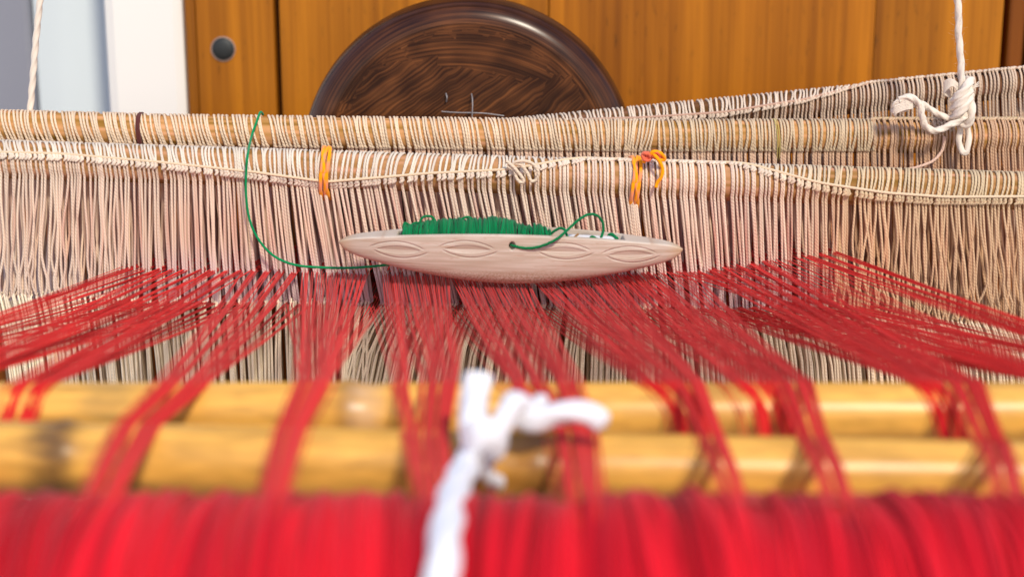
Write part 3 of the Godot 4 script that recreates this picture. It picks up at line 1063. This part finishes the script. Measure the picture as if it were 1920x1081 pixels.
	cord(yb, [pp.call(1142, 452, -0.002), pp.call(1143, 440, -0.002), pp.call(1150, 441, 0.0), pp.call(1158, 449, 0.003)], 0.0013, green, 3, 0.005, 6)
	local("yarn_end", yb, M.yarn, o)

func local(called: String, b: Mb, m: Material, parent: Node3D) -> void:
	if m == M.yarn:
		b.relief_normals()
	var o := MeshInstance3D.new()
	o.name = called
	o.mesh = b.mesh(m)
	parent.add_child(o, true)

# ---------------------------------------------------------------- cords, ties and loose threads
func build_cords() -> void:
	var white := lin(232, 221, 206)
	var b := Mb.new()
	var pts := []
	for f in [0.0, 0.4, 0.7, 0.88, 0.95]:
		pts.append(Vector3(P(128, -140, Z_MID).x, 1.80, Z_MID - 0.004).lerp(P(78, -40, Z_MID - 0.004), f))
	for q in [[78, -40], [72, 20], [66, 80], [62, 130], [58, 180], [56, 216], [60, 240]]:
		pts.append(P(q[0], q[1], Z_MID - 0.004))
	cord(b, pts, 0.0023, white, 3, 0.013, 14, 15, 0.25)
	single("hanging_cord", b, M.yarn, "white twisted cord hanging down at the left before the grey wall", "cord", "cords holding up the heddle shafts")

	var o := thing("hanging_cord", "white twisted cord at the right with a large loose knot on the rod", "cord", P(1805, 200, Z_MID + 0.03), "cords holding up the heddle shafts")
	b = Mb.new()
	pts = []
	for f in [0.0, 0.4, 0.7, 0.88, 0.95]:
		pts.append(Vector3(P(1740, -140, Z_MID).x, 1.80, Z_MID + 0.02).lerp(P(1792, -40, Z_MID + 0.027), f))
	for q in [[1792, -40], [1798, 20], [1798, 60], [1802, 110], [1804, 150], [1806, 176]]:
		pts.append(P(q[0], q[1], Z_MID + 0.027))
	cord(b, pts, 0.0024, white, 3, 0.014, 14, 15, 0.25)
	part("cord", b, M.yarn, o)
	b = Mb.new()
	fibres(b, pts.slice(5), 0.0024, 160, 0.004, white)
	var knot_line := [P(1806, 160, Z_MID + 0.03), P(1800, 200, Z_MID + 0.032), P(1808, 230, Z_MID + 0.03), P(1770, 238, Z_MID + 0.032), P(1738, 236, Z_MID + 0.034), P(1727, 200, Z_MID + 0.034), P(1700, 186, Z_MID + 0.033), P(1676, 200, Z_MID + 0.031)]
	fibres(b, knot_line, 0.0034, 420, 0.005, white)
	part("fuzz", b, M.cotton, o).set_meta("kind", "stuff")
	b = Mb.new()
	var k := func(x: float, y: float, z: float) -> Vector3: return P(x, y, Z_MID + 0.022 + z)
	# turns of the knot, wrapped round the standing cord
	for turn in [[150, 190, 0.0], [166, 205, 0.0], [180, 222, 0.001]]:
		var y0: float = turn[0]
		var y1: float = turn[1]
		cord(b, [k.call(1792, y1 - 6, -0.003), k.call(1789, y1, 0.003), k.call(1795, y1 - 8, 0.010), k.call(1808, (y0 + y1) * 0.5, 0.012), k.call(1818, y0 + 4, 0.008), k.call(1819, y0, 0.0), k.call(1806, y0 + 2, -0.004)], 0.0029, white, 3, 0.011, 8, 15, 0.36)
	cord(b, [k.call(1812, 165, 0.0), k.call(1820, 190, 0.006), k.call(1822, 215, 0.008), k.call(1814, 232, 0.006), k.call(1800, 230, 0.004)], 0.0029, white, 3, 0.011, 8, 15, 0.36)
	part("knot", b, M.yarn, o)
	b = Mb.new()
	cord(b, [k.call(1816, 212, 0.006), k.call(1800, 226, 0.009), k.call(1778, 236, 0.01), k.call(1756, 245, 0.011), k.call(1738, 238, 0.012), k.call(1730, 220, 0.013), k.call(1727, 200, 0.013), k.call(1716, 186, 0.013), k.call(1702, 182, 0.012), k.call(1686, 187, 0.011)], 0.0023, white, 3, 0.010, 12, 15, 0.36)
	cord(b, [k.call(1798, 222, 0.003), k.call(1775, 220, 0.004), k.call(1750, 208, 0.006), k.call(1732, 196, 0.008), k.call(1716, 194, 0.009), k.call(1700, 203, 0.009), k.call(1680, 206, 0.008), k.call(1676, 212, 0.008)], 0.0021, white, 3, 0.010, 12, 15, 0.36)
	part("loose_end", b, M.yarn, o)
	for i in 9:
		b = Mb.new()
		var dy := i * 2.6
		cord(b, [k.call(1712, 186 + dy * 0.8, 0.0125), k.call(1698, 184 + dy, 0.0125), k.call(1684 - rng.randf() * 6.0, 188 + dy * 1.1, 0.011), k.call(1674 + rng.randf() * 6.0, 196 + dy * 1.0, 0.009)], 0.0009, white, 0, 0.01, 5, 6)
		part("frayed_strand", b, M.yarn, o)
	for i in 7:
		b = Mb.new()
		var dy := i * 3.0
		cord(b, [k.call(1800, 160 + dy, 0.004), k.call(1788, 150 + dy * 0.6, 0.006), k.call(1776, 150 + dy, 0.004), k.call(1771, 158 + dy, 0.001), k.call(1782, 170 + dy * 0.7, -0.002)], 0.0006, white, 0, 0.01, 5, 6)
		part("frayed_strand", b, M.yarn, o)
	for i in 3:
		b = Mb.new()
		cord(b, [k.call(1818, 165 + i * 3, 0.006), k.call(1828, 160 + i * 2, 0.008), k.call(1836, 153 + i * 4, 0.008)], 0.0004, white, 0, 0.01, 5, 6)
		part("frayed_strand", b, M.yarn, o)
	b = Mb.new()
	cord(b, [k.call(1808, 216, 0.0), k.call(1815, 240, 0.0), k.call(1817, 262, 0.001), k.call(1813, 284, 0.002), k.call(1804, 283, 0.002), k.call(1799, 262, 0.001), k.call(1802, 236, -0.001)], 0.0021, white, 3, 0.013, 8, 15, 0.25)
	part("hanging_loop", b, M.yarn, o)

	# pale thread hanging below that knot
	b = Mb.new()
	cord(b, [P(1772, 256, Z_MID + 0.016), P(1768, 280, Z_MID + 0.017), P(1752, 300, Z_MID + 0.019), P(1728, 311, Z_MID + 0.02), P(1700, 318, Z_MID + 0.02)], 0.0011, lin(220, 186, 166), 2, 0.006, 8)
	single("loose_thread", b, M.cotton, "pale loose thread curving down below the white knot at right", "thread")

	# orange ties round the front rod
	var orange := lin(255, 168, 20)
	for q in [[613, 0, 353.0], [1190, 1, 372.0]]:
		b = Mb.new()
		var c := front_centre(q[0])
		var R := ROD_F + 0.0034
		for s in 4:
			var path := PackedVector3Array()
			var cols := PackedColorArray()
			for i in 33:
				var a := TAU * i / 32.0
				var low := maxf(0.0, -sin(a)) * 0.004
				path.append(c + Vector3((s - 1.5) * 0.0015 + 0.0012 * sin(a * 2.0 + s * 2.0), R * sin(a) - low, R * cos(a)))
				var pk := smoothstep(0.35, 0.8, sin(i * 0.9 + s * 2.2))
				cols.append(orange.lerp(lin(244, 150, 120), pk * 0.8))
			b.tube(path, fillf(33, 0.0013), 9, cols, 3, 0.006, 0.2)
		single("orange_tie", b, M.yarn, ["orange and pink yarn tied round the front rod left of the shuttle's bobbin", "orange yarn tied round the front rod just below the coral knot"][q[1]], "yarn tie", "orange ties on the front rod")
	o = thing("coral_knot", "coral and orange yarn knot with a short orange tail on the front rod", "knot", P(1226, 292, Z_FRONT + 0.016))
	b = Mb.new()
	var coral := lin(226, 112, 84)
	var zk := Z_FRONT + 0.016
	for cfg in [[1213, 293, 9.0, 8.0], [1231, 290, 8.0, 7.0], [1210, 291, 6.0, 6.0]]:
		var p2 := []
		for i in 22:
			var a := i * 0.75
			var rr: float = cfg[2] * (1.0 - i / 40.0)
			p2.append(P(cfg[0] + rr * cos(a), cfg[1] + cfg[3] * (1.0 - i / 40.0) * sin(a), zk + 0.003 * sin(a * 0.7) + i * 0.0001))
		cord(b, p2, 0.0011, coral, 3, 0.005, 4)
	part("coral_curls", b, M.yarn, o)
	b = Mb.new()
	cord(b, [P(1206, 304, zk), P(1218, 292, zk + 0.002), P(1226, 284, zk + 0.004), P(1240, 288, zk + 0.003), P(1246, 298, zk), P(1236, 300, zk + 0.002)], 0.0014, orange, 3, 0.006, 6)
	cord(b, [P(1224, 288, zk + 0.003), P(1234, 298, zk + 0.006), P(1242, 314, zk + 0.006), P(1241, 330, zk + 0.006), P(1233, 342, zk + 0.005), P(1230, 351, zk + 0.005)], 0.0013, orange, 3, 0.006, 8)
	part("orange_tail", b, M.yarn, o)

	# coloured marker threads on the middle rod
	for q in [[265, lin(96, 52, 48), "dark brown thread looped round the middle rod near its left end", 0.0009], [1451, lin(188, 172, 96), "yellow thread looped round the middle rod right of the coral knot", 0.0004]]:
		b = Mb.new()
		var c := mid_centre(q[0])
		for s in 2:
			var path := PackedVector3Array()
			for i in 25:
				var a := TAU * i / 24.0
				path.append(c + Vector3((s - 0.5) * 0.0016 + 0.0024 * (1.0 - sin(a)) * 0.5, (ROD_M + 0.0014) * sin(a) - maxf(0.0, -sin(a)) * 0.006, (ROD_M + 0.0026) * cos(a)))
			b.tube(path, fillf(25, q[3]), 8, fillc(25, q[1]), 3, 0.005, 0.2)
		single("marker_thread", b, M.yarn, q[2], "thread", "marker threads on the middle rod")

	# loose bow in the chain cord of the front shaft
	b = Mb.new()
	var zb := Z_FRONT + 0.0185
	var cream := lin(224, 206, 182)
	cord(b, [P(958, 316, zb), P(966, 304, zb + 0.002), P(985, 302, zb + 0.003), P(1000, 308, zb + 0.003), P(1009, 322, zb + 0.003), P(1006, 336, zb + 0.002), P(996, 339, zb + 0.002), P(990, 326, zb + 0.002), P(978, 310, zb + 0.002), P(962, 306, zb + 0.001)], 0.00125, cream, 3, 0.006, 8)
	cord(b, [P(950, 302, zb), P(962, 312, zb + 0.002), P(974, 326, zb + 0.003), P(982, 338, zb + 0.003), P(977, 342, zb + 0.003), P(969, 334, zb + 0.002), P(964, 320, zb + 0.001), P(952, 312, zb)], 0.00125, cream, 3, 0.006, 8)
	single("cord_bow", b, M.cotton, "small loose cream bow in the knotted cord above the green bobbin", "bow")

	# green thread
	b = Mb.new()
	var green := lin(4, 138, 82)
	var mc := mid_centre(488)
	cord(b, [mc + Vector3(0.001, ROD_M + 0.001, -0.008), mc + Vector3(0.0005, ROD_M + 0.0035, 0.0), P(480, 230, Z_MID + 0.014), P(471, 256, Z_MID + 0.024), P(464, 290, Z_FRONT + 0.0195), P(461, 325, Z_FRONT + 0.022), P(461, 365, Z_FRONT + 0.022), P(466, 405, Z_FRONT + 0.02), P(478, 438, Z_FRONT + 0.02), P(498, 466, Z_FRONT + 0.02), P(522, 485, Z_FRONT + 0.021), P(556, 497, Z_FRONT + 0.022), P(600, 501, Z_FRONT + 0.024), P(650, 502, Z_FRONT + 0.026), P(700, 499, Z_FRONT + 0.028), P(760, 492, Z_FRONT + 0.03)], 0.00088, green, 3, 0.0045, 14)
	single("green_thread", b, M.yarn, "long green thread hanging in a curve from the middle rod to the shuttle", "thread")

	# white cord in front, tied round the front lease rod
	o = thing("tie_cord", "thick soft white cord knotted over the front bamboo rod, nearest the camera", "cord", P(890, 860, -0.575))
	var snow := lin(228, 230, 234)
	b = Mb.new()
	cord(b, [P(806, 1240, -0.43), P(822, 1120, -0.445), P(832, 1040, -0.462), P(838, 980, -0.485), P(852, 920, -0.52), P(876, 870, -0.56), P(896, 838, -0.572), P(906, 812, -0.576)], 0.0058, snow, 3, 0.03, 10, 15, 0.2)
	part("cord", b, M.yarn, o)
	b = Mb.new()
	cord(b, [P(905, 850, -0.570), P(882, 826, -0.568), P(890, 806, -0.563), P(912, 800, -0.562), P(932, 812, -0.566), P(928, 840, -0.57), P(905, 862, -0.568), P(890, 850, -0.562), P(900, 822, -0.558), P(922, 822, -0.558), P(926, 846, -0.562)], 0.0046, snow, 3, 0.03, 8, 15, 0.2)
	cord(b, [P(905, 870, -0.568), P(920, 896, -0.572), P(936, 904, -0.578)], 0.003, snow, 3, 0.02, 8, 15, 0.2)
	part("knot", b, M.yarn, o)
	b = Mb.new()
	cord(b, [P(892, 830, -0.566), P(884, 800, -0.57), P(888, 765, -0.577), P(894, 730, -0.584), P(897, 706, -0.588)], 0.006, snow, 3, 0.03, 10, 15, 0.2)
	part("upright_end", b, M.yarn, o)
	b = Mb.new()
	cord(b, [P(918, 824, -0.564), P(938, 796, -0.566), P(956, 768, -0.57), P(966, 752, -0.574), P(978, 758, -0.578), P(974, 778, -0.58), P(1000, 788, -0.576), P(1040, 776, -0.576), P(1080, 772, -0.576), P(1112, 778, -0.575), P(1132, 792, -0.574)], 0.0047, snow, 3, 0.03, 10, 15, 0.2)
	cord(b, [P(976, 780, -0.582), P(992, 768, -0.584), P(1012, 758, -0.586), P(1010, 744, -0.586)], 0.0032, snow, 3, 0.03, 8, 15, 0.2)
	part("free_end", b, M.yarn, o)

func _ready() -> void:
	rng.seed = 20
	# camera
	var cam := Camera3D.new()
	cam.name = "camera"
	cam.position = Vector3(0, 1.05, 0)
	cam.rotation_degrees = Vector3(-12, 0, 0)
	cam.far = 60.0
	cam.fov = rad_to_deg(2.0 * atan(540.5 / FPX))
	var att := CameraAttributesPhysical.new()
	att.frustum_focal_length = 12.0 / tan(atan(540.5 / FPX))
	att.frustum_focus_distance = 1.05
	att.frustum_near = 0.05
	att.frustum_far = 60.0
	att.exposure_aperture = 4.8
	cam.attributes = att
	add_child(cam)
	cam.current = true
	cam_t = cam.transform
	# sky, sun, exposure
	var env := Environment.new()
	env.background_mode = Environment.BG_SKY
	var sm := ProceduralSkyMaterial.new()
	sm.sky_top_color = Color(0.4, 0.5, 0.68)
	sm.sky_horizon_color = Color(0.95, 0.92, 0.88)
	sm.sky_curve = 0.2
	sm.ground_bottom_color = Color(0.42, 0.37, 0.32)
	sm.ground_horizon_color = Color(0.6, 0.56, 0.5)
	sm.sky_energy_multiplier = 1.12
	var sky := Sky.new()
	sky.sky_material = sm
	env.sky = sky
	env.tonemap_mode = Environment.TONE_MAPPER_LINEAR
	env.tonemap_exposure = 1.5
	env.sdfgi_enabled = true
	env.ssao_enabled = true
	env.ssil_enabled = true
	var we := WorldEnvironment.new()
	we.name = "world_environment"
	we.environment = env
	add_child(we)
	var sun := DirectionalLight3D.new()
	sun.name = "sun"
	sun.light_energy = 0.72
	sun.light_color = Color(1.0, 0.95, 0.87)
	sun.light_angular_distance = 7.0
	sun.shadow_enabled = true
	sun.rotation_degrees = Vector3(-42, 22, 0)
	add_child(sun)

	make_materials()
	build_background()
	build_lease_rods()
	build_roll()
	for kind in [2, 1, 0]:
		build_shaft(kind)
	build_warp()
	build_shuttle()
	build_cords()
